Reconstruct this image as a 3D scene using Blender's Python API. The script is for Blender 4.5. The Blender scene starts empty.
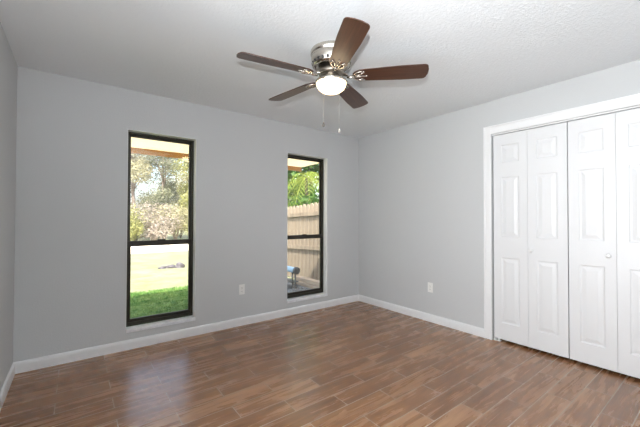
import bpy, bmesh, math, random
from mathutils import Vector, Matrix
C = bpy.context.scene.collection
PI = math.pi
random.seed(7)

# ------------------------------------------------------------------ camera, sky, sun, flash, exposure
cam_d = bpy.data.cameras.new('camera'); cam = bpy.data.objects.new('camera', cam_d); C.objects.link(cam)
F_PX, YAW, PIT, ROL = 320.05, .65036, .0141, .0025
CAM = Vector((.38648, -3.48335, 1.23402))
fw = Vector((math.sin(YAW)*math.cos(PIT), math.cos(YAW)*math.cos(PIT), math.sin(PIT)))
r0 = Vector((math.cos(YAW), -math.sin(YAW), 0)); u0 = r0.cross(fw)
rr = r0*math.cos(ROL) + u0*math.sin(ROL); uu = -r0*math.sin(ROL) + u0*math.cos(ROL)
cam.matrix_world = Matrix(((rr.x, uu.x, -fw.x, CAM.x), (rr.y, uu.y, -fw.y, CAM.y), (rr.z, uu.z, -fw.z, CAM.z), (0, 0, 0, 1)))
cam_d.sensor_width = 36; cam_d.lens = F_PX/640*36; cam_d.clip_start = .02
bpy.context.scene.camera = cam
vs = bpy.context.scene.view_settings
vs.view_transform = 'Standard'; vs.look = 'None'; vs.gamma = 1; vs.exposure = 0.0
try: vs.use_curve_mapping = False
except Exception: pass

w = bpy.data.worlds.new('sky'); bpy.context.scene.world = w; w.use_nodes = True
wn = w.node_tree; bg = wn.nodes['Background']
sk = wn.nodes.new('ShaderNodeTexSky')
sk.sky_type = 'NISHITA'; sk.sun_disc = False; sk.sun_elevation = math.radians(50); sk.sun_rotation = math.radians(205)
sk.air_density = 1.0; sk.dust_density = 6.0
wm = wn.nodes.new('ShaderNodeMixRGB'); wm.inputs[0].default_value = .45; wm.inputs[2].default_value = (1, 1, 1.02, 1)
wn.links.new(sk.outputs[0], wm.inputs[1]); wn.links.new(wm.outputs[0], bg.inputs[0]); bg.inputs[1].default_value = 1.1

sd = bpy.data.lights.new('sun', 'SUN'); so = bpy.data.objects.new('sun', sd); C.objects.link(so)
sd.energy = 14; sd.angle = math.radians(.8); sd.color = (1, .95, .86)
so.rotation_euler = Vector((.42, 1, -1.22)).to_track_quat('-Z', 'Y').to_euler()
so.location = (0, -8, 12)

# photographer's flash above the camera, and an unseen fill light added at the left wall
fd = bpy.data.lights.new('camera_flash', 'AREA'); fo = bpy.data.objects.new('camera_flash', fd); C.objects.link(fo)
fd.shape = 'DISK'; fd.size = .07; fd.energy = 68; fd.color = (.95, .975, 1)
fo.location = (.36, -3.50, 1.49); fo.rotation_euler = Vector((.74, .12, 1.15)).to_track_quat('-Z', 'Y').to_euler()
hd = bpy.data.lights.new('side_fill', 'AREA'); ho = bpy.data.objects.new('side_fill', hd); C.objects.link(ho)
hd.shape = 'RECTANGLE'; hd.size = 1.8; hd.size_y = 1.7; hd.energy = 28; hd.spread = math.radians(115); hd.color = (.96, .98, 1)
ho.location = (.03, -2.95, 1.2); ho.rotation_euler = (math.radians(90), 0, -PI/2)

# ------------------------------------------------------------------ material helpers
def mat(name, col, rough=.6, metal=0, spec=.5):
    m = bpy.data.materials.new(name); m.use_nodes = True
    b = m.node_tree.nodes['Principled BSDF']
    b.inputs['Base Color'].default_value = (*col, 1); b.inputs['Roughness'].default_value = rough
    b.inputs['Metallic'].default_value = metal; b.inputs['Specular IOR Level'].default_value = spec
    return m
def nd(m, typ, **kw):
    n = m.node_tree.nodes.new(typ)
    for k, v in kw.items(): setattr(n, k, v)
    return n
def lk(m, a, b): m.node_tree.links.new(a, b)
def coords(m, scale=(1, 1, 1), loc=(0, 0, 0)):
    tc = nd(m, 'ShaderNodeTexCoord'); mp = nd(m, 'ShaderNodeMapping')
    mp.inputs['Scale'].default_value = scale; mp.inputs['Location'].default_value = loc
    lk(m, tc.outputs['Object'], mp.inputs['Vector']); return mp.outputs[0]
def noise(m, vec, scale, detail=3, rough=.5):
    n = nd(m, 'ShaderNodeTexNoise'); n.inputs['Scale'].default_value = scale
    n.inputs['Detail'].default_value = detail; n.inputs['Roughness'].default_value = rough
    lk(m, vec, n.inputs['Vector']); return n
def ramp(m, fac, stops):
    r = nd(m, 'ShaderNodeValToRGB'); e = r.color_ramp.elements
    e[0].position, e[0].color = stops[0][0], (*stops[0][1], 1)
    e[1].position, e[1].color = stops[-1][0], (*stops[-1][1], 1)
    for p, c in stops[1:-1]:
        x = e.new(p); x.color = (*c, 1)
    lk(m, fac, r.inputs[0]); return r
def bsdf(m): return m.node_tree.nodes['Principled BSDF']
def bump(m, h, strength, dist):
    b = nd(m, 'ShaderNodeBump'); b.inputs['Strength'].default_value = strength; b.inputs['Distance'].default_value = dist
    lk(m, h, b.inputs['Height']); lk(m, b.outputs[0], bsdf(m).inputs['Normal']); return b
def mottled(name, c1, c2, scale, rough=.8, bs=0, bd=.01, sc=(1, 1, 1), spec=.3):
    m = mat(name, c1, rough, 0, spec); v = coords(m, sc); n = noise(m, v, scale, 5, .6)
    r = ramp(m, n.outputs[0], [(.35, c1), (.65, c2)]); lk(m, r.outputs[0], bsdf(m).inputs['Base Color'])
    if bs: bump(m, n.outputs[0], bs, bd)
    return m

# ------------------------------------------------------------------ materials
M = {}
m = M['wall'] = mat('wall_paint', (.565, .575, .58), .75, 0, .25)
n = noise(m, coords(m), 90, 3, .55); bump(m, n.outputs[0], .25, .006)
m = M['ceiling'] = mat('ceiling_texture', (.81, .84, .86), .9, 0, .1)
v = coords(m); n = noise(m, v, 48, 4, .65)
r = ramp(m, n.outputs[0], [(.42, (0, 0, 0)), (.6, (1, 1, 1))]); bump(m, r.outputs[0], .28, .004)
M['trim'] = mat('white_semigloss', (.80, .805, .81), .35)
M['door'] = mat('white_door_paint', (.73, .735, .745), .38)
M['bronze'] = mat('dark_bronze_aluminium', (.028, .024, .018), .42, .3)
M['bronze2'] = mat('olive_bronze_aluminium', (.04, .037, .026), .4, .4)
M['marble'] = mottled('grey_marble_sill', (.84, .85, .88), (.70, .71, .75), 22, .35)
M['plastic'] = mat('white_plastic', (.80, .80, .78), .35)
M['slot'] = mat('dark_slot', (.03, .03, .03), .6)
M['nickel'] = mat('brushed_nickel', (.60, .56, .50), .24, 1)
M['nickel_dark'] = mat('dark_nickel', (.30, .27, .23), .35, 1)
M['chain'] = mat('chain_metal', (.50, .48, .45), .4, .6)
M['fob_dark'] = mat('dark_fob', (.10, .09, .08), .4)
M['knob'] = mat('white_knob', (.80, .80, .80), .3)
M['black'] = mat('black_cap', (.05, .055, .06), .5)
M['closet'] = mat('closet_paint', (.55, .55, .54), .8)
# glass of the lamp
m = M['lamp_glass'] = mat('frosted_lamp_glass', (.95, .92, .85), .4)
b = bsdf(m); b.inputs['Emission Color'].default_value = (1, .80, .52, 1); b.inputs['Emission Strength'].default_value = 13
lw = nd(m, 'ShaderNodeLayerWeight'); lw.inputs[0].default_value = .35
r = ramp(m, lw.outputs['Facing'], [(.35, (1, .78, .47)), (.95, (.12, .055, .014))]); lk(m, r.outputs[0], b.inputs['Emission Color'])
# window glass: thin clear pane
m = M['glass'] = bpy.data.materials.new('window_glass'); m.use_nodes = True
nt = m.node_tree; nt.nodes.remove(bsdf(m))
tr = nd(m, 'ShaderNodeBsdfTransparent'); tr.inputs[0].default_value = (.97, .98, .97, 1)
gl = nd(m, 'ShaderNodeBsdfGlossy'); gl.inputs['Roughness'].default_value = .02
mx = nd(m, 'ShaderNodeMixShader'); mx.inputs[0].default_value = .05
lk(m, tr.outputs[0], mx.inputs[1]); lk(m, gl.outputs[0], mx.inputs[2]); lk(m, mx.outputs[0], nt.nodes['Material Output'].inputs[0])
# insect screen behind the lower sash
m = M['screen'] = bpy.data.materials.new('insect_screen'); m.use_nodes = True
nt = m.node_tree; nt.nodes.remove(bsdf(m))
tr = nd(m, 'ShaderNodeBsdfTransparent'); df = nd(m, 'ShaderNodeBsdfDiffuse'); df.inputs[0].default_value = (.13, .14, .15, 1)
mx = nd(m, 'ShaderNodeMixShader'); mx.inputs[0].default_value = .11
lk(m, tr.outputs[0], mx.inputs[1]); lk(m, df.outputs[0], mx.inputs[2]); lk(m, mx.outputs[0], nt.nodes['Material Output'].inputs[0])
# floor: wood-look porcelain planks, half-offset, laid along X
m = M['floor'] = mat('wood_plank_tile', (.2, .1, .06), .3, 0, 1.0)
def floor_mat(m):
    v = coords(m, (1, 1, 1), (-1.21, .867, 0))
    br = nd(m, 'ShaderNodeTexBrick'); br.offset = .5; br.offset_frequency = 2; br.squash = 1
    for k, x in (('Scale', 1), ('Mortar Size', .0030), ('Mortar Smooth', .15), ('Bias', 0), ('Brick Width', .615), ('Row Height', .1475)):
        br.inputs[k].default_value = x
    br.inputs['Color1'].default_value = (0, 0, 0, 1); br.inputs['Color2'].default_value = (1, 1, 1, 1); br.inputs['Mortar'].default_value = (.5, .5, .5, 1)
    lk(m, v, br.inputs['Vector'])
    # grain, shifted plank by plank
    sep = nd(m, 'ShaderNodeSeparateXYZ'); lk(m, v, sep.inputs[0])
    mu = nd(m, 'ShaderNodeMath', operation='MULTIPLY'); mu.inputs[1].default_value = 37; lk(m, br.outputs[0], mu.inputs[0])
    def stretched(sx, sy):
        a = nd(m, 'ShaderNodeMath', operation='MULTIPLY'); a.inputs[1].default_value = sx; lk(m, sep.outputs[0], a.inputs[0])
        b2 = nd(m, 'ShaderNodeMath', operation='MULTIPLY'); b2.inputs[1].default_value = sy; lk(m, sep.outputs[1], b2.inputs[0])
        c = nd(m, 'ShaderNodeCombineXYZ'); lk(m, a.outputs[0], c.inputs[0]); lk(m, b2.outputs[0], c.inputs[1]); lk(m, mu.outputs[0], c.inputs[2])
        return c.outputs[0]
    g1 = noise(m, stretched(1.6, 16), 1, 5, .62); g1.inputs['Distortion'].default_value = .5
    g2 = noise(m, stretched(5, 90), 1, 3, .6)
    ma = nd(m, 'ShaderNodeMath', operation='MULTIPLY_ADD'); ma.inputs[1].default_value = .38; lk(m, g2.outputs[0], ma.inputs[0]); lk(m, g1.outputs[0], ma.inputs[2])
    mb = nd(m, 'ShaderNodeMath', operation='MULTIPLY_ADD'); mb.inputs[1].default_value = .12; lk(m, br.outputs[0], mb.inputs[0]); lk(m, ma.outputs[0], mb.inputs[2])
    cr = ramp(m, mb.outputs[0], [(.40, (.108, .045, .020)), (.64, (.210, .093, .040)), (.82, (.310, .148, .065)), (1.0, (.43, .236, .116))])
    mix = nd(m, 'ShaderNodeMixRGB'); mix.inputs[2].default_value = (.46, .37, .29, 1)
    lk(m, br.outputs['Fac'], mix.inputs[0]); lk(m, cr.outputs[0], mix.inputs[1]); lk(m, mix.outputs[0], bsdf(m).inputs['Base Color'])
    inv = nd(m, 'ShaderNodeMath', operation='SUBTRACT'); inv.inputs[0].default_value = 1; lk(m, br.outputs['Fac'], inv.inputs[1])
    hb = nd(m, 'ShaderNodeMath', operation='MULTIPLY_ADD'); hb.inputs[1].default_value = .10; lk(m, g1.outputs[0], hb.inputs[0]); lk(m, inv.outputs[0], hb.inputs[2])
    bump(m, hb.outputs[0], .35, .003)
    ro = nd(m, 'ShaderNodeMapRange'); ro.inputs[3].default_value = .21; ro.inputs[4].default_value = .33; lk(m, g1.outputs[0], ro.inputs[0])
    lk(m, ro.outputs[0], bsdf(m).inputs['Roughness'])
floor_mat(m)
# fan blade wood: grain along the blade's own X
m = M['blade'] = mat('walnut_blade', (.10, .035, .018), .4)
n = noise(m, coords(m, (3, 60, 10)), 1, 4, .6); bsdf(m).inputs['Coat Weight'].default_value = .35; bsdf(m).inputs['Coat Roughness'].default_value = .28
r = ramp(m, n.outputs[0], [(.3, (.030, .0105, .0045)), (.55, (.068, .024, .010)), (.8, (.120, .046, .019))]); lk(m, r.outputs[0], bsdf(m).inputs['Base Color'])
# outside
M['stucco'] = mat('exterior_stucco', (.55, .52, .46), .9)
M['soffit'] = mottled('pale_cover_panel', (.92, .86, .70), (.88, .80, .62), 3, .6, sc=(.3, 9, 1))
sm_ = M['soffit']; t = nd(sm_, 'ShaderNodeBsdfTranslucent'); t.inputs[0].default_value = (.95, .87, .72, 1)
a = nd(sm_, 'ShaderNodeMixShader'); a.inputs[0].default_value = .43
lk(sm_, bsdf(sm_).outputs[0], a.inputs[1]); lk(sm_, t.outputs[0], a.inputs[2]); lk(sm_, a.outputs[0], sm_.node_tree.nodes['Material Output'].inputs[0])
M['beam'] = mottled('stained_pine_beam', (.46, .235, .065), (.36, .17, .04), 3, .5, sc=(.5, 9, 9))
M['shingle'] = mat('roof_shingle', (.12, .11, .10), .9)
M['lawn'] = mottled('lawn_turf_sunlit', (.17, .185, .095), (.25, .255, .165), 2.2, .95, .6, .03)  # pale sunlit look of the lawn put into the colour
M['grass'] = mottled('grass_blades_shaded', (.022, .11, .008), (.17, .27, .07), 9, .8)  # same lawn in the house shadow: shade put into the greener, darker colour
M['sand'] = mottled('sandy_drive', (.75, .70, .60), (.66, .60, .50), 1.5, .95)
M['fence'] = mottled('weathered_pine_fence', (.30, .245, .185), (.19, .15, .11), 2.0, .85, sc=(6, 6, .7))
M['timber'] = mottled('weathered_timber', (.50, .41, .31), (.34, .28, .22), 2, .9, sc=(8, 1, 8))
M['rock'] = mottled('grey_rock', (.13, .12, .135), (.05, .047, .056), 9, .9)
M['gravel'] = mottled('grey_gravel', (.10, .115, .12), (.30, .32, .335), 30, .9)
M['blue'] = mat('pale_blue_paint', (.33, .52, .70), .45)
M['steel'] = mat('grey_steel', (.12, .14, .15), .5, .3)
M['bark'] = mottled('grey_bark', (.30, .25, .22), (.17, .14, .12), 6, .95)
M['palm_bark'] = mottled('palm_bark', (.03, .024, .017), (.016, .012, .009), 12, .95)
def leafmat(name, c1, c2, scale=2.5):
    m = mottled(name, c1, c2, scale, .6)
    t = nd(m, 'ShaderNodeBsdfTranslucent'); t.inputs[0].default_value = (*[min(1, x*1.3) for x in c2], 1)
    a = nd(m, 'ShaderNodeMixShader'); a.inputs[0].default_value = .3
    lk(m, bsdf(m).outputs[0], a.inputs[1]); lk(m, t.outputs[0], a.inputs[2]); lk(m, a.outputs[0], m.node_tree.nodes['Material Output'].inputs[0])
    return m
M['leaf_pale'] = leafmat('pale_leaves', (.20, .195, .11), (.42, .40, .27))
M['leaf_mauve'] = leafmat('dry_twiggy_leaves', (.17, .145, .135), (.40, .36, .31))
M['leaf_teal'] = leafmat('dark_leaves', (.10, .115, .075), (.24, .25, .17))
M['leaf_yellow'] = leafmat('yellow_green_leaves', (.17, .19, .06), (.36, .36, .16))
M['leaf_green'] = leafmat('deep_green_leaves', (.015, .055, .006), (.06, .13, .015))
M['palm_leaf'] = leafmat('palm_leaflets', (.12, .20, .02), (.28, .32, .06))

# ------------------------------------------------------------------ mesh helpers
def obj(name, bm, material, parent=None, smooth=False, bevel=0):
    bmesh.ops.recalc_face_normals(bm, faces=bm.faces)
    me = bpy.data.meshes.new(name); bm.to_mesh(me); bm.free()
    return link(name, me, material, parent, smooth, bevel)
def link(name, me, material, parent=None, smooth=False, bevel=0):
    o = bpy.data.objects.new(name, me); C.objects.link(o)
    if isinstance(material, str): material = M[material]
    me.materials.append(material)
    if smooth:
        for p in me.polygons: p.use_smooth = True
    if parent: o.parent = parent
    if bevel:
        bv = o.modifiers.new('bevel', 'BEVEL'); bv.width = bevel; bv.segments = 2; bv.limit_method = 'ANGLE'
    return o
def tag(o, label=None, cat=None, group=None, kind=None):
    for k, v in (('label', label), ('category', cat), ('group', group), ('kind', kind)):
        if v: o[k] = v
    return o
def thing(name, label, cat, loc=(0, 0, 0), group=None, kind=None, rotz=0):
    o = bpy.data.objects.new(name, None); C.objects.link(o); o.location = loc; o.rotation_euler = (0, 0, rotz)
    o.empty_display_size = .1
    return tag(o, label, cat, group, kind)
def bx(bm, x0, x1, y0, y1, z0, z1):
    vs_ = [bm.verts.new((x, y, z)) for z in (z0, z1) for y in (y0, y1) for x in (x0, x1)]
    for f in ((0, 2, 3, 1), (4, 5, 7, 6), (0, 1, 5, 4), (2, 6, 7, 3), (0, 4, 6, 2), (1, 3, 7, 5)):
        bm.faces.new([vs_[i] for i in f])
def box(*a):
    bm = bmesh.new(); bx(bm, *a); return bm
def boxes(*l):
    bm = bmesh.new()
    for a in l: bx(bm, *a)
    return bm
def lathe(bm, prof, seg=40, cx=0, cy=0):
    rings = []
    for r, z in prof:
        if r < 1e-5: rings.append([bm.verts.new((cx, cy, z))])
        else: rings.append([bm.verts.new((cx+r*math.cos(2*PI*k/seg), cy+r*math.sin(2*PI*k/seg), z)) for k in range(seg)])
    for a, b in zip(rings, rings[1:]):
        for k in range(seg):
            k2 = (k+1) % seg
            if len(a) == 1 and len(b) == 1: continue
            if len(a) == 1: bm.faces.new((a[0], b[k], b[k2]))
            elif len(b) == 1: bm.faces.new((a[k], b[0], a[k2]))
            else: bm.faces.new((a[k], b[k], b[k2], a[k2]))
def tube(bm, pts, rad, seg=8, caps=True):
    pts = [Vector(p) for p in pts]; rings = []
    if not isinstance(rad, (list, tuple)): rad = [rad]*len(pts)
    for i, p in enumerate(pts):
        d = (pts[min(i+1, len(pts)-1)] - pts[max(i-1, 0)]).normalized()
        a = d.cross(Vector((0, 0, 1)));
        if a.length < 1e-3: a = d.cross(Vector((1, 0, 0)))
        a.normalize(); b = d.cross(a)
        rings.append([bm.verts.new(p + a*rad[i]*math.cos(2*PI*k/seg) + b*rad[i]*math.sin(2*PI*k/seg)) for k in range(seg)])
    for a, b in zip(rings, rings[1:]):
        for k in range(seg): bm.faces.new((a[k], a[(k+1) % seg], b[(k+1) % seg], b[k]))
    if caps: bm.faces.new(rings[0]); bm.faces.new(rings[-1])
def extrude_poly(bm, pts, z0, z1):
    a = [bm.verts.new((x, y, z0)) for x, y in pts]; b = [bm.verts.new((x, y, z1)) for x, y in pts]
    bm.faces.new(a); bm.faces.new(b)
    for i in range(len(pts)): bm.faces.new((a[i], a[(i+1) % len(pts)], b[(i+1) % len(pts)], b[i]))

# ------------------------------------------------------------------ the room
W, H, YF = 3.767, 2.44, -3.95
TH = .16
WIN = ((.762, 1.392), (2.515, 3.167)); WZ0, WZ1 = .155, 2.067
CO0, CO1, COZ = -1.942, -3.204, 2.096          # closet opening
def struct(name, bm, m, label=None, parent=None, **kw):
    return tag(obj(name, bm, m, parent, **kw), label, None, None, None if parent else 'structure')
struct('floor', box(-TH, W+.80, YF-TH, TH, -.12, 0), 'floor', 'brown wood-look plank tile floor')
struct('ceiling', box(0, W, YF, 0, H, H+.10), 'ceiling', 'white textured ceiling')
(a0, a1), (b0, b1) = WIN
struct('wall_back', boxes((-TH, a0, 0, TH, 0, H+.1), (a1, b0, 0, TH, 0, H+.1), (b1, W+.8, 0, TH, 0, H+.1),
    (a0, a1, 0, TH, 0, WZ0), (b0, b1, 0, TH, 0, WZ0), (a0, a1, 0, TH, WZ1, H+.1), (b0, b1, 0, TH, WZ1, H+.1)), 'wall', 'light grey wall with two tall windows')
struct('wall_left', box(-TH, 0, YF-TH, 0, 0, H+.1), 'wall', 'light grey wall at the left edge')
struct('wall_front', box(0, W+.8, YF-TH, YF, 0, H+.1), 'wall')
struct('wall_right', boxes((W, W+.11, CO0, 0, 0, H+.1), (W, W+.11, YF, CO1, 0, H+.1), (W, W+.11, CO1, CO0, COZ, H+.1)), 'wall', 'light grey wall around the closet doors')
struct('wall_closet', boxes((W+.72, W+.80, YF, 0, 0, H+.1), (W+.11, W+.72, CO0+.25, CO0+.33, 0, H+.1), (W+.11, W+.72, CO1-.33, CO1-.25, 0, H+.1),
    (W+.11, W+.72, CO1-.25, CO0+.25, H, H+.1)), 'closet')
# baseboards: profile with an eased top
def board(p0, p1, nrm):
    p0, p1, nrm = Vector(p0), Vector(p1), Vector(nrm); bm = bmesh.new()
    prof = ((0, 0), (.015, 0), (.015, .066), (.012, .080), (.006, .088), (0, .090))
    A = [bm.verts.new(p0+nrm*d+Vector((0, 0, z))) for d, z in prof]; B = [bm.verts.new(p1+nrm*d+Vector((0, 0, z))) for d, z in prof]
    bm.faces.new(A); bm.faces.new(B)
    for i in range(len(prof)): bm.faces.new((A[i], A[(i+1) % 6], B[(i+1) % 6], B[i]))
    return bm
struct('baseboard_back', board((0, 0, 0), (W, 0, 0), (0, -1, 0)), 'trim', 'white baseboard under the windows')
struct('baseboard_left', board((0, YF, 0), (0, -.015, 0), (1, 0, 0)), 'trim', 'short white baseboard at left edge')
struct('baseboard_right', board((W, -.015, 0), (W, CO0+.071, 0), (-1, 0, 0)), 'trim', 'white baseboard running to the closet casing')
# closet casing and jamb
cw = .072
cas = bmesh.new()
for y0, y1, z0, z1 in ((CO0, CO0+cw, 0, COZ+.082), (CO1-cw, CO1, 0, COZ+.082), (CO1, CO0, COZ, COZ+.082)):
    bx(cas, W-.017, W, y0, y1, z0, z1)
bx(cas, W-.024, W-.017, CO0+cw-.017, CO0+cw, 0, COZ+.082); bx(cas, W-.024, W-.017, CO1-cw, CO1-cw+.017, 0, COZ+.082)
bx(cas, W-.024, W-.017, CO1-cw+.017, CO0+cw-.017, COZ+.065, COZ+.082)
struct('trim_1', cas, 'trim', 'white casing around the closet opening', bevel=.003)
struct('trim_2', boxes((W+.06, W+.085, CO0-.02, CO0, 0, COZ), (W+.06, W+.085, CO1, CO1+.02, 0, COZ), (W+.012, W+.05, CO1, CO0, COZ-.012, COZ)), 'trim')

# ------------------------------------------------------------------ bifold closet doors
LW, DZ0, DZ1 = .3085, .026, 2.078
PAN = ((.191, .845), (1.050, 1.650), (1.790, 1.972))
def leaf_mesh():
    # u across (0..LW), v up; d = depth behind the front face
    bm = bmesh.new(); T = .034; u0_, u1_ = .072, LW-.072
    us = [0, u0_, u1_, LW]; vs2 = [DZ0]
    for a, b in PAN: vs2 += [a, b]
    vs2.append(DZ1)
    P = lambda u, v, d: (d, -u, v)
    g = {(i, j): bm.verts.new(P(u, v, 0)) for i, u in enumerate(us) for j, v in enumerate(vs2)}
    for i in range(3):
        for j in range(len(vs2)-1):
            q = [g[i, j], g[i+1, j], g[i+1, j+1], g[i, j+1]]
            if i == 1 and j % 2 == 1:
                ua, ub, va, vb = u0_, u1_, vs2[j], vs2[j+1]
                prev = q
                for ins, d in ((.007, .006), (.017, .007), (.046, .001)):
                    cur = [bm.verts.new(P(u, v, d)) for u, v in ((ua+ins, va+ins), (ub-ins, va+ins), (ub-ins, vb-ins), (ua+ins, vb-ins))]
                    for k in range(4): bm.faces.new((prev[k], prev[(k+1) % 4], cur[(k+1) % 4], cur[k]))
                    prev = cur
                bm.faces.new(prev)
            else: bm.faces.new(q)
    bk = [bm.verts.new(P(u, v, T)) for u, v in ((0, DZ0), (LW, DZ0), (LW, DZ1), (0, DZ1))]; bm.faces.new(bk)
    n = len(vs2)-1
    bm.faces.new([g[i, 0] for i in range(4)] + [bk[1], bk[0]]); bm.faces.new([g[i, n] for i in range(4)] + [bk[2], bk[3]])
    bm.faces.new([g[0, j] for j in range(n+1)] + [bk[3], bk[0]]); bm.faces.new([g[3, j] for j in range(n+1)] + [bk[2], bk[1]])
    bmesh.ops.recalc_face_normals(bm, faces=bm.faces)
    me = bpy.data.meshes.new('leaf'); bm.to_mesh(me); bm.free(); return me
LEAF = leaf_mesh(); LEAF.materials.append(M['door'])
def knob_bm():
    bm = bmesh.new(); lathe(bm, [(0, 0), (.0085, 0), (.007, .010), (.0075, .013), (.0165, .019), (.0185, .025), (.016, .031), (.009, .034), (0, .0345)], 20)
    bmesh.ops.rotate(bm, verts=bm.verts, matrix=Matrix.Rotation(-PI/2, 3, 'Y')); return bm
def bifold(name, ytop, label, knob_leaf, knob_u):
    d = thing(name, label, None, (W+.020, ytop, 0), None, 'structure')
    for k in range(2):
        lf = bpy.data.objects.new('leaf', LEAF); C.objects.link(lf); lf.parent = d; lf.location = (0, -k*(LW+.002), 0)
        if k == knob_leaf:
            kb = obj('knob', knob_bm(), 'knob', lf, True); kb.location = (0, -knob_u, .938)
    return d
d1 = bifold('door_1', CO0-.010, 'white bifold closet door nearest the room corner', 1, .030)
d2 = bifold('door_2', CO0-.010-2*LW-.002-.007, 'white bifold closet door at the right edge', 0, LW-.045)
obj('pivot_bracket', boxes((-.010, .030, -.060, .004, -0.0, .004), (-.004, .028, -.012, .004, .004, .02), (.004, .02, -.05, -.035, .004, .027)), 'plastic', d1)

# ------------------------------------------------------------------ windows
def ring(bm, x0, x1, z0, z1, y0, y1, l, r, b, t):
    bx(bm, x0, x0+l, y0, y1, z0, z1); bx(bm, x1-r, x1, y0, y1, z0, z1)
    bx(bm, x0+l, x1-r, y0, y1, z0, z0+b); bx(bm, x0+l, x1-r, y0, y1, z1-t, z1)
def window(name, x0, x1, label):
    wd = thing(name, label, None, ((x0+x1)/2, .1, WZ0), None, 'structure')
    inv = Matrix.Translation((-(x0+x1)/2, -.1, -WZ0))
    def part(nm, bm, m, par=None, bevel=0):
        if not par: bmesh.ops.transform(bm, matrix=inv, verts=bm.verts)
        return obj(nm, bm, m, par or wd, bevel=bevel)
    zs = WZ0+.033
    part('reveal', boxes((x0, x0+.004, .002, .086, WZ0, WZ1), (x1-.004, x1, .002, .086, WZ0, WZ1), (x0+.004, x1-.004, .002, .086, WZ1-.004, WZ1)), 'trim')
    part('window_sill', box(x0-.0, x1+.0, -.010, .085, WZ0, zs), 'marble', bevel=.004)
    fr = bmesh.new(); ring(fr, x0, x1, zs, WZ1, .085, .150, .022, .022, .036, .022); part('window_frame', fr, 'bronze2', bevel=.002)
    bx0, bx1 = x0+.022, x1-.022; zm = .978
    lo = bmesh.new(); ring(lo, bx0, bx1, zs+.036, zm+.027, .092, .118, .024, .024, .030, .052)
    l_ = part('lower_sash', lo, 'bronze', bevel=.002)
    up = bmesh.new(); ring(up, bx0, bx1, zm-.022, WZ1-.022, .120, .145, .020, .020, .044, .020); u_ = part('upper_sash', up, 'bronze', bevel=.002)
    lt = bmesh.new(); bx(lt, (x0+x1)/2-.035, (x0+x1)/2+.035, .084, .096, zm+.027, zm+.037); part('sash_lock', lt, 'bronze')
    g = bmesh.new(); bx(g, bx0+.02, bx1-.02, .103, .107, zs+.06, zm-.02); part('lower_pane', g, 'glass')
    g = bmesh.new(); bx(g, bx0+.016, bx1-.016, .130, .134, zm+.015, WZ1-.038); part('upper_pane', g, 'glass')
    s = bmesh.new(); vs_ = [s.verts.new(c) for c in ((bx0, .1475, zs+.036), (bx1, .1475, zs+.036), (bx1, .1475, zm), (bx0, .1475, zm))]; s.faces.new(vs_)
    part('insect_screen', s, 'screen')
window('window_1', *WIN[0], 'tall bronze-framed window looking on the lawn')
window('window_2', *WIN[1], 'tall bronze-framed window looking on the fence')

# ------------------------------------------------------------------ wall outlets
def outlet(loc, rz, label):
    t = thing('wall_outlet', label, 'outlet', loc, None, None, rz)       # local -Y points into the room
    obj('cover_plate', box(-.035, .035, -.006, 0, -.0575, .0575), 'plastic', t, bevel=.003)
    for z in (.02, -.02):
        bm = bmesh.new(); pts = [(.0165*math.cos(a*PI/8), .0145*math.sin(a*PI/8)) for a in range(16)]
        extrude_poly(bm, pts, 0, .003); bmesh.ops.rotate(bm, verts=bm.verts, matrix=Matrix.Rotation(PI/2, 3, 'X'))
        r_ = obj('receptacle', bm, 'plastic', t); r_.location = (0, -.006, z)
        obj('slot', boxes((-.0075, -.0055, -.0034, -.003, -.003, .006), (.0055, .0075, -.0034, -.003, -.003, .005), (-.002, .002, -.0034, -.003, -.010, -.006)), 'slot', r_)
    bm = bmesh.new(); lathe(bm, [(0, .0), (.0035, 0), (.003, .0015), (0, .002)], 12); bmesh.ops.rotate(bm, verts=bm.verts, matrix=Matrix.Rotation(PI/2, 3, 'X'))
    s = obj('screw', bm, 'chain', t); s.location = (0, -.006, 0)
outlet((1.908, 0, .41), 0, 'white duplex outlet plate on the wall between the windows')
outlet((W, -1.227, .406), -PI/2, 'white duplex outlet plate on the wall beside the closet')

# ------------------------------------------------------------------ ceiling fan
FX, FY = 1.845, -1.697
fan = thing('ceiling_fan', 'five-blade walnut and nickel ceiling fan with lit glass bowl', 'ceiling fan', (FX, FY, H))
def fz(z): return z-H
bm = bmesh.new(); lathe(bm, [(0, 0), (.148, 0), (.151, -.006), (.151, -.026), (.146, -.032), (.143, -.036), (.143, -.048), (.146, -.052), (.145, -.064), (.141, -.086), (.134, -.104), (.126, -.114), (.112, -.120), (.104, -.118), (.100, -.108), (0, -.106)], 56)
hous = obj('motor_housing', bm, 'nickel', fan, True)
bm = bmesh.new(); lathe(bm, [(.1405, -.0875), (.1432, -.0882), (.1362, -.1058), (.1335, -.1050)], 48)   # slotted vent band
vent = obj('vent_band', bm, 'nickel', hous); vent.data.materials.append(M['slot'])
for p_ in vent.data.polygons:
    if 48 <= p_.index < 96 and p_.index % 2: p_.material_index = 1
bm = bmesh.new(); lathe(bm, [(0, -.104), (.084, -.104), (.086, -.135), (.092, -.140), (.094, -.160), (.088, -.172), (0, -.174)], 48); obj('flywheel', bm, 'nickel_dark', fan, True)
bm = bmesh.new(); lathe(bm, [(0, -.174), (.060, -.174), (.062, -.180), (.062, -.210), (.066, -.214), (0, -.214)], 40); obj('switch_housing', bm, 'nickel', fan, True)
bm = bmesh.new(); lathe(bm, [(0, -.204), (.066, -.204), (.092, -.210), (.112, -.217), (.1175, -.223), (.1175, -.232), (.112, -.237), (.1075, -.234), (0, -.230)], 56); obj('light_fitter', bm, 'nickel', fan, True)
bm = bmesh.new(); lathe(bm, [(.1065, -.231), (.1065, -.240), (.103, -.253), (.095, -.268), (.081, -.281), (.062, -.292), (.039, -.299), (.018, -.302), (0, -.303)], 48); obj('glass_bowl', bm, 'lamp_glass', fan, True)
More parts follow.
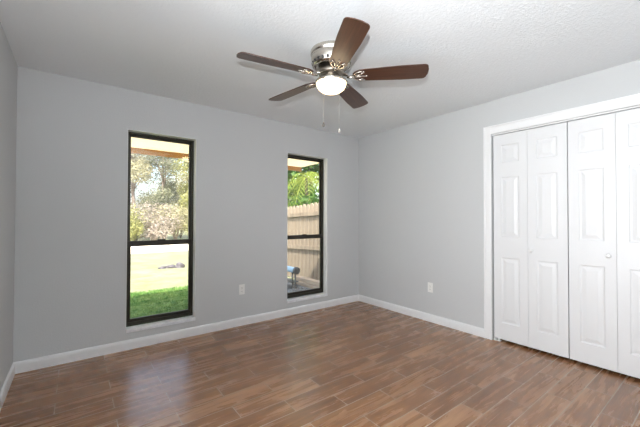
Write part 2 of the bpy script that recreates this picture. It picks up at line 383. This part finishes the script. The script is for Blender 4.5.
bm = bmesh.new(); lathe(bm, [(0, -.3025), (.006, -.3025), (.007, -.306), (.004, -.310), (0, -.311)], 14); obj('finial', bm, 'nickel', fan, True)
R0, R1 = .155, .672
def blade_me():
    bm = bmesh.new(); N = 12; top = []; pts = []
    def half(u): return .056 + .018*min(1, max(0, (u-R0)/.33))
    # outline: rounded root, sides, softly rounded tip
    side = [(R0+.012, .036), (R0+.03, .049)] + [(R0+.05+(R1-.03-R0-.05)*i/N, half(R0+.05+(R1-.03-R0-.05)*i/N)) for i in range(N+1)]
    tip = [(R1-.03+.030*math.sin(a*PI/12), half(R1)-.030+.030*math.cos(a*PI/12)) for a in range(1, 7)]
    up = [(R0, .022)] + side + tip + [(R1+.006, .022)]
    pts = up + [(x, -y) for x, y in reversed(up)]
    extrude_poly(bm, pts, -.003, .003)
    bmesh.ops.recalc_face_normals(bm, faces=bm.faces); me = bpy.data.meshes.new('blade'); bm.to_mesh(me); bm.free(); return me
def iron_me():
    bm = bmesh.new()
    # arm from the flywheel dropping and rising to the blade, then a fretted three-finger plate
    tube(bm, [(.085, 0, .012), (.12, 0, .004), (.15, 0, -.010), (.178, 0, -.012), (.20, 0, -.007)], [.011, .0095, .0085, .009, .012], 10)
    def strap(p): tube(bm, p, .0055, 8)
    for s in (-1, 1):
        strap([(.185, 0, -.009), (.200, s*.022, -.008), (.222, s*.040, -.0075), (.245, s*.046, -.0075), (.268, s*.040, -.0075)])
        strap([(.200, 0, -.008), (.222, s*.014, -.0075), (.250, s*.020, -.0075), (.268, s*.040, -.0075)])
        bmc = bmesh.new(); lathe(bmc, [(0, -.012), (.006, -.012), (.008, -.009), (.008, -.003), (0, -.003)], 12, .268, s*.040); _m = bpy.data.meshes.new('t'); bmc.to_mesh(_m); bmc.free(); bm.from_mesh(_m); bpy.data.meshes.remove(_m)
    strap([(.195, 0, -.008), (.235, 0, -.0075), (.285, 0, -.0075)])
    bmc = bmesh.new(); lathe(bmc, [(0, -.012), (.006, -.012), (.008, -.009), (.008, -.003), (0, -.003)], 12, .287, 0); _m = bpy.data.meshes.new('t'); bmc.to_mesh(_m); bmc.free(); bm.from_mesh(_m); bpy.data.meshes.remove(_m)
    bmesh.ops.recalc_face_normals(bm, faces=bm.faces); bmesh.ops.translate(bm, verts=[v for v in bm.verts if v.co.x > .13], vec=(-.035, 0, 0)); me = bpy.data.meshes.new('blade_iron'); bm.to_mesh(me); bm.free(); return me
BM_, IM_ = blade_me(), iron_me(); BM_.materials.append(M['blade']); IM_.materials.append(M['nickel'])
for p_ in IM_.polygons: p_.use_smooth = True
for k in range(5):
    a = 2.979 - k*2*PI/5
    b_ = bpy.data.objects.new('blade', BM_); C.objects.link(b_); b_.parent = fan
    b_.location = (0, 0, fz(2.257)); b_.rotation_euler = (math.radians(-12), 0, a)
    i_ = bpy.data.objects.new('blade_iron', IM_); C.objects.link(i_); i_.parent = b_
def chain(dx, dy, zend, m, label):
    bm = bmesh.new(); n = int((2.226-zend-.02)/.0055)
    for i in range(n):
        z = fz(2.224) - i*.0055
        lathe(bm, [(0, z+.0019), (.0011, z+.0012), (.0014, z), (.0011, z-.0012), (0, z-.0019)], 6, dx, dy)
    c = obj('pull_chain', bm, 'chain', fan, True)
    bm = bmesh.new(); z = fz(zend)
    lathe(bm, [(0, z+.022), (.004, z+.020), (.0065, z+.012), (.0095, z+.002), (.0085, z-.006), (.004, z-.011), (0, z-.012)], 14, dx, dy)
    f = obj('pull_fob', bm, m, c, True); f['label'] = label
k = .060
chain(-k*r0.x*.93-.100*fw.x*.55, -k*r0.y*.93-.100*fw.y*.55, 1.888, 'fob_dark', 'dark pull fob')
chain(k*r0.x*.91-.100*fw.x*.55, k*r0.y*.91-.100*fw.y*.55, 1.845, 'chain', 'pale pull fob')

# ------------------------------------------------------------------ outside: the roof over the window wall
EY, EX, SL = 1.62, 3.79, .30
GZ = -.30
def slope_slab(bm, x0, x1, y0, z0, y1, z1, t):
    v_ = [bm.verts.new(c) for c in ((x0, y0, z0), (x1, y0, z0), (x1, y1, z1), (x0, y1, z1), (x0, y0, z0+t), (x1, y0, z0+t), (x1, y1, z1+t), (x0, y1, z1+t))]
    for f in ((0, 3, 2, 1), (4, 5, 6, 7), (0, 1, 5, 4), (1, 2, 6, 5), (2, 3, 7, 6), (3, 0, 4, 7)): bm.faces.new([v_[i] for i in f])
ZE = 2.20
bm = bmesh.new(); RY = -2.0
slope_slab(bm, -3, EX+.9, RY, 3.45, .36, 2.62, .1); slope_slab(bm, -3, EX+.9, -5, 2.56, RY, 3.45, .1)
struct('roof', bm, 'shingle', 'house roof above the room')
struct('trim_3', box(-3, EX, .16, EY+.03, ZE, ZE+.03), 'soffit', 'pale patio cover seen through the top of both windows')
struct('trim_4', box(-3, EX, EY-.045, EY, ZE-.078, ZE), 'beam', 'stained pine beam along the eave')
# ------------------------------------------------------------------ outside: ground
def grid_ground(name, x0, x1, y0, y1, nx, ny, z, m, label, kind='structure'):
    bm = bmesh.new()
    g = [[bm.verts.new((x0+(x1-x0)*i/nx, y0+(y1-y0)*j/ny, z)) for i in range(nx+1)] for j in range(ny+1)]
    for j in range(ny):
        for i in range(nx): bm.faces.new((g[j][i], g[j][i+1], g[j+1][i+1], g[j+1][i]))
    return tag(obj(name, bm, m), label, None, None, kind)
grid_ground('lawn', -25, 40, TH, 45, 10, 10, GZ, 'lawn', 'lawn running from the house to the trees')
grid_ground('path', -25, 40, 12.0, 16.5, 4, 2, GZ+.012, 'sand', 'pale sandy strip between lawn and trees')
# grass blades near the house
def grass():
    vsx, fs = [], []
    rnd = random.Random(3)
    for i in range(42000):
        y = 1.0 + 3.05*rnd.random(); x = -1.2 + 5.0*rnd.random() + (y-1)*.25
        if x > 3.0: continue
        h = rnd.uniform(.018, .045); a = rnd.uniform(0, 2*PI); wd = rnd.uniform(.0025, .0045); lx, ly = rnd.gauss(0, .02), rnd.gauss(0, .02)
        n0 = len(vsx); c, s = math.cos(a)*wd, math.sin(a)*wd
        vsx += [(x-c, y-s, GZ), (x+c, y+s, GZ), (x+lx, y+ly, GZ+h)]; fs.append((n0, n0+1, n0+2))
    n0 = len(vsx); vsx += [(-1.2, .4, GZ+.003), (3.0, .4, GZ+.003), (3.0, 4.0, GZ+.003), (-1.2, 4.0, GZ+.003)]; fs.append((n0, n0+1, n0+2, n0+3))  # darker green sheet over the lawn where the house shadow falls
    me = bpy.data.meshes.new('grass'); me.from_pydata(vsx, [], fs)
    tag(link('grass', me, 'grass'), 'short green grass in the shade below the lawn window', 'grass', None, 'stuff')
grass()
# rocks on the lawn
def rock(loc, sx, sy, sz, seed, label):
    rnd = random.Random(seed); bm = bmesh.new(); bmesh.ops.create_icosphere(bm, subdivisions=3, radius=1)
    ph = [rnd.uniform(0, 6) for _ in range(6)]
    for v_ in bm.verts:
        c = v_.co; k_ = 1+.16*math.sin(3*c.x+ph[0])+.13*math.sin(4*c.y+ph[1])+.12*math.sin(5*c.z+3*c.x+ph[2])+.06*math.sin(9*c.y+ph[3])
        v_.co = Vector((c.x*sx*k_, c.y*sy*k_, max(-.25, c.z*k_)*sz))
    zmin = min(v_.co.z for v_ in bm.verts)
    for v_ in bm.verts: v_.co.z -= zmin
    o = obj('rock', bm, 'rock', None, False); o.location = loc; tag(o, label, 'rock', 'rocks lying on the sunny lawn')
ROCKS = None

# ------------------------------------------------------------------ outside: side fence
FXX = 4.80
fence = thing('picket_fence', 'weathered wooden dog-eared picket fence outside the right window', 'fence', (FXX, 0, GZ))
bm = bmesh.new(); extrude_poly(bm, [(-.070, 0), (.070, 0), (.070, .968), (.030, 1.0), (-.030, 1.0), (-.070, .968)], -.009, .009)
bmesh.ops.rotate(bm, verts=bm.verts, matrix=Matrix.Rotation(PI/2, 3, 'X')); bmesh.ops.rotate(bm, verts=bm.verts, matrix=Matrix.Rotation(PI/2, 3, 'Z'))
bmesh.ops.recalc_face_normals(bm, faces=bm.faces); PK = bpy.data.meshes.new('picket'); bm.to_mesh(PK); bm.free(); PK.materials.append(M['fence'])
rnd = random.Random(5)
def ftop(y): return 1.585 - .04*(y-2.4)
y = .9
while y < 7.2:
    o = bpy.data.objects.new('picket', PK); C.objects.link(o); o.parent = fence
    hh = ftop(y)-GZ-.02+rnd.uniform(-.012, .012)
    o.location = (rnd.uniform(-.002, .002), y, .02); o.scale = (1, 1, hh); o.rotation_euler = (rnd.uniform(-.006, .006), 0, 0)
    y += .158
for z0 in (1.30, .50, -.18):
    bm = bmesh.new(); dz = -.04
    v_ = [bm.verts.new(c) for c in ((-.05, .82, z0-GZ+.06), (-.05, 7.25, z0-GZ+.06+dz*6.4), (-.05, 7.25, z0-GZ+.15+dz*6.4), (-.05, .82, z0-GZ+.15),
         (-.011, .82, z0-GZ+.06), (-.011, 7.25, z0-GZ+.06+dz*6.4), (-.011, 7.25, z0-GZ+.15+dz*6.4), (-.011, .82, z0-GZ+.15))]
    for f in ((0, 1, 2, 3), (4, 7, 6, 5), (0, 4, 5, 1), (1, 5, 6, 2), (2, 6, 7, 3), (3, 7, 4, 0)): bm.faces.new([v_[i] for i in f])
    if z0 > -.1: obj('rail', bm, 'fence', fence)
    else: bm.free()
for yy in (1.6, 4.6, 7.0):
    obj('post', box(.012, .10, yy-.045, yy+.045, 0, ftop(yy)-GZ-.05), 'fence', fence)
# landscape timbers along the fence foot
t1 = obj('landscape_timber', box(-.07, .07, -1.0, 1.0, 0, .09), 'timber', None, bevel=.012); t1.location = (4.50, 1.75, GZ); tag(t1, 'lower of two weathered timbers at the fence foot', 'timber', 'timbers at the fence foot')
t2 = obj('landscape_timber', box(-.07, .07, -1.0, 1.0, 0, .09), 'timber', None, bevel=.012); t2.location = (4.53, 1.80, GZ+.09); tag(t2, 'upper of two weathered timbers at the fence foot', 'timber', 'timbers at the fence foot')
# gravel bed
def gravel():
    rnd = random.Random(11); bm = bmesh.new()
    bx(bm, 3.0, 4.42, 1.0, 3.6, GZ-.02, GZ+.012)
    for i in range(900):
        x, y = rnd.uniform(3.05, 4.38), rnd.uniform(1.05, 3.55); s = rnd.uniform(.012, .035)
        mt = Matrix.Translation((x, y, GZ+.012+s*.2)) @ Matrix.Rotation(rnd.uniform(0, 3), 4, 'Z') @ Matrix.Diagonal((s, s*.8, s*.6, 1))
        bmesh.ops.create_icosphere(bm, subdivisions=1, radius=1, matrix=mt)
    tag(obj('gravel', bm, 'gravel'), 'grey gravel bed on the ground by the wooden fence', 'gravel', None, 'stuff')
gravel()
# pale blue cylinder on a low stand
tank = thing('blue_tank', 'pale blue cylinder with dark end cap on a stand by the fence', 'tank', (4.12, 2.55, GZ+.012), None, None, math.radians(0))
bm = bmesh.new(); tube(bm, [(0, .42, .40), (0, -.27, .40)], .062, 24); obj('cylinder_body', bm, 'blue', tank, False)
bm = bmesh.new(); tube(bm, [(0, -.27, .40), (0, -.275, .40), (0, -.33, .40), (0, -.345, .40)], [.062, .078, .078, .06], 24); obj('end_cap', bm, 'black', tank)
for yy in (-.20, .34):
    obj('leg', boxes((-.05, -.025, yy-.012, yy+.012, 0, .36), (.025, .05, yy-.012, yy+.012, 0, .36), (-.05, .05, yy-.012, yy+.012, .325, .35)), 'steel', tank)
obj('stand_shelf', box(-.10, .10, -.24, .38, .14, .165), 'steel', tank)

# ------------------------------------------------------------------ outside: plants
def cards(rnd, centers, n, size, squash=1.0, hang=0):
    vsx, fs = [], []
    for i in range(n):
        c, r_ = rnd.choice(centers)
        d = Vector((rnd.gauss(0, 1), rnd.gauss(0, 1), rnd.gauss(0, 1))).normalized()*r_*(rnd.random()**.4)
        p_ = Vector(c)+Vector((d.x, d.y, d.z*squash))
        a = Vector((rnd.gauss(0, 1), rnd.gauss(0, 1), rnd.gauss(0, .6))).normalized(); b2 = a.cross(Vector((rnd.gauss(0, 1), rnd.gauss(0, 1), rnd.gauss(0, 1)))).normalized()
        s = size*rnd.uniform(.6, 1.4); n0 = len(vsx)
        vsx += [p_-a*s, p_+b2*s*.45, p_+a*s, p_-b2*s*.45]; fs.append((n0, n0+1, n0+2, n0+3))
    me = bpy.data.meshes.new('foliage'); me.from_pydata(vsx, [], fs); return me
def tree(x, y, h, spread, n, leaf, size, seed, label, low=.25, group='trees at the edge of the lawn', bark='bark'):
    rnd = random.Random(seed)
    t = thing('leafy_tree', label, 'tree', (x, y, GZ), group)
    bm = bmesh.new(); lean = rnd.uniform(-.3, .3)
    tube(bm, [(0, 0, 0), (lean*.3, 0, h*.3), (lean, .1, h*.65), (lean*1.2, 0, h*.95)], [.05+h*.012, .04+h*.010, .03+h*.005, .02], 9)
    cs = []
    for k_ in range(17):
        z = h*rnd.uniform(low, .95); a = rnd.uniform(0, 2*PI); rr_ = spread*rnd.uniform(.25, 1)*(1-.5*z/h)
        c = (rr_*math.cos(a)+lean*z/h, rr_*math.sin(a), z); cs.append((c, spread*rnd.uniform(.32, .55)))
        zs_ = z*.72; tube(bm, [(lean*zs_/h, 0, zs_), (c[0]*.6+lean*.2, c[1]*.6, z*.9), c], [.03, .022, .008], 6)
    obj('trunk', bm, bark, t, True)
    me = cards(rnd, cs, n, size); link('crown', me, leaf, t)
def bush(x, y, h, rad, n, leaf, size, seed, label, group, z=GZ):
    rnd = random.Random(seed); t = thing('leafy_bush', label, 'bush', (x, y, z), group)
    bm = bmesh.new(); cs = []
    for k_ in range(7):
        a = rnd.uniform(0, 2*PI); q = rad*rnd.uniform(.1, .7); zz = h*rnd.uniform(.3, .8); c = (q*math.cos(a), q*math.sin(a), zz)
        cs.append((c, min(zz, rad)*rnd.uniform(.6, .9))); tube(bm, [(0, 0, 0), (c[0]*.5, c[1]*.5, zz*.6), c], [.03, .02, .008], 6)
    obj('stem', bm, 'bark', t, True); link('leaves', cards(rnd, cs, n, size), leaf, t)
G1 = 'trees at the edge of the lawn'
for i, (x, y, h, sp, n, lf, lb) in enumerate((
    (1.6, 18.5, 6.8, 1.5, 4500, 'leaf_mauve', 'sparse mauve-grey twiggy tree at left side of the left window'),
    (4.7, 18.2, 7.2, 1.4, 9000, 'leaf_teal', 'dark green tree rising below the beam through the left window'),
    (6.2, 17.8, 6.6, 1.4, 9000, 'leaf_yellow', 'yellow-green tree at right side of the left window'),
    (3.3, 19.2, 7.2, 1.7, 11000, 'leaf_pale', 'pale thin tree beside the dark green tree'),
    (-0.6, 18.8, 7.2, 1.8, 6000, 'leaf_pale', 'tall pale tree past the left edge of the left window'),
    (-4.2, 19.0, 7.0, 1.8, 6000, 'leaf_yellow', 'tall yellow-green tree far past the left edge of the left window'),
    (11.0, 19.0, 7.4, 1.9, 6000, 'leaf_yellow', 'tall yellow-green tree well to the right of the lawn trees'),
    (8.0, 19.5, 7.5, 1.8, 6000, 'leaf_pale', 'tall pale tree past the right edge of the left window'))):
    tree(x, y, h, sp, n, lf, .062, 40+i, lb)
for i, (x, y, h, rd, n, lf, lb) in enumerate((
    (2.5, 17.2, 1.9, 1.2, 6500, 'leaf_yellow', 'yellow-green bush low at left side of the left window'),
    (3.9, 17.0, 2.3, 1.2, 6500, 'leaf_mauve', 'mauve-brown twiggy bush mid-way across the left window'),
    (5.2, 17.3, 2.2, 1.2, 6500, 'leaf_pale', 'pale bush at the right of the twiggy mauve bush'),
    (6.5, 17.0, 1.7, 1.1, 6500, 'leaf_yellow', 'yellow-green bush in the lower right of the left window'),
    (0.9, 17.4, 2.2, 1.3, 6500, 'leaf_pale', 'pale bush just past the left window edge'),
    (-1.8, 21.9, 7.2, 2.1, 12000, 'leaf_mauve', 'tall dry mauve thicket left of all the others at the tree line'),
    (2.6, 21.8, 7.4, 2.2, 16000, 'leaf_mauve', 'tall dry mauve thicket behind the yellow-green bushes'),
    (6.6, 21.9, 7.4, 2.2, 16000, 'leaf_pale', 'tall pale thicket behind the yellow-green tree'))):
    bush(x, y, h, rd, n, lf, .055, 70+i, lb, 'bushes along the tree line')
# behind the fence
def palm(x, y, h):
    t = thing('palm_tree', 'yellow-green palm with drooping fronds behind the picket fence', 'palm', (x, y, GZ))
    bm = bmesh.new(); tube(bm, [(0, 0, 0), (.05, 0, h*.5), (0, 0, h)], [.07, .05, .05], 12); obj('trunk', bm, 'palm_bark', t, True)
    rnd = random.Random(2)
    for k_ in range(13):
        a = k_*2.4; el = rnd.uniform(.1, 1.15) if k_ % 3 else rnd.uniform(-.5, 0); L = rnd.uniform(1.0, 1.35); bm = bmesh.new(); d = Vector((math.cos(a), math.sin(a), 0)); pts = []
        for i in range(10):
            s = i/9*L; pts.append(Vector((0, 0, h)) + d*(s*math.cos(el)) + Vector((0, 0, s*math.sin(el) - 1.05*s*s)))
        tube(bm, pts, [.012-.001*i for i in range(10)], 5)
        sd_ = Vector((-d.y, d.x, 0))
        for i in range(2, 16):
            f_ = i/16*9; j = min(int(f_), 8); p_ = pts[j].lerp(pts[j+1], f_-j); ln = .34*math.sin(PI*min(.97, .12+.85*i/16))
            tg = (pts[j+1]-pts[j]).normalized()
            for s_ in (-1, 1):
                e = p_ + (sd_*s_*.8+tg*.6).normalized()*ln + Vector((0, 0, -.35*ln)); q = tg*.011
                m_ = p_.lerp(e, .5)+Vector((0, 0, .02))
                v_ = [bm.verts.new(c) for c in (p_-q*.5, m_-q, e, m_+q, p_+q*.5)]; bm.faces.new(v_)
        obj('frond', bm, 'palm_leaf', t)
palm(6.0, 4.62, 2.78)
tree(8.6, 7.6, 5.6, 1.7, 5200, 'leaf_green', .11, 91, 'deep green dense tree behind the palm and fence', .2, 'trees behind the fence')
tree(6.9, 7.6, 4.2, 1.3, 3600, 'leaf_green', .11, 92, 'deep green tree left of the palm behind the fence', .2, 'trees behind the fence')
bush(5.75, 3.5, 2.25, .75, 2600, 'leaf_green', .07, 93, 'green bush against the fence under the palm, nearer the house', 'bushes behind the fence')
bush(6.1, 5.6, 2.2, .9, 2600, 'leaf_green', .07, 94, 'green bush against the fence under the palm, farther from the house', 'bushes behind the fence')
rock((2.93, 7.02, GZ), .15, .14, .12, 1, 'larger grey rock at the right end of the rocks on the lawn')
rock((2.68, 7.06, GZ), .15, .12, .085, 2, 'middle grey rock on the sunny lawn')
rock((2.45, 7.10, GZ), .13, .11, .05, 3, 'small flat grey rock at the left end of the rocks on the lawn')
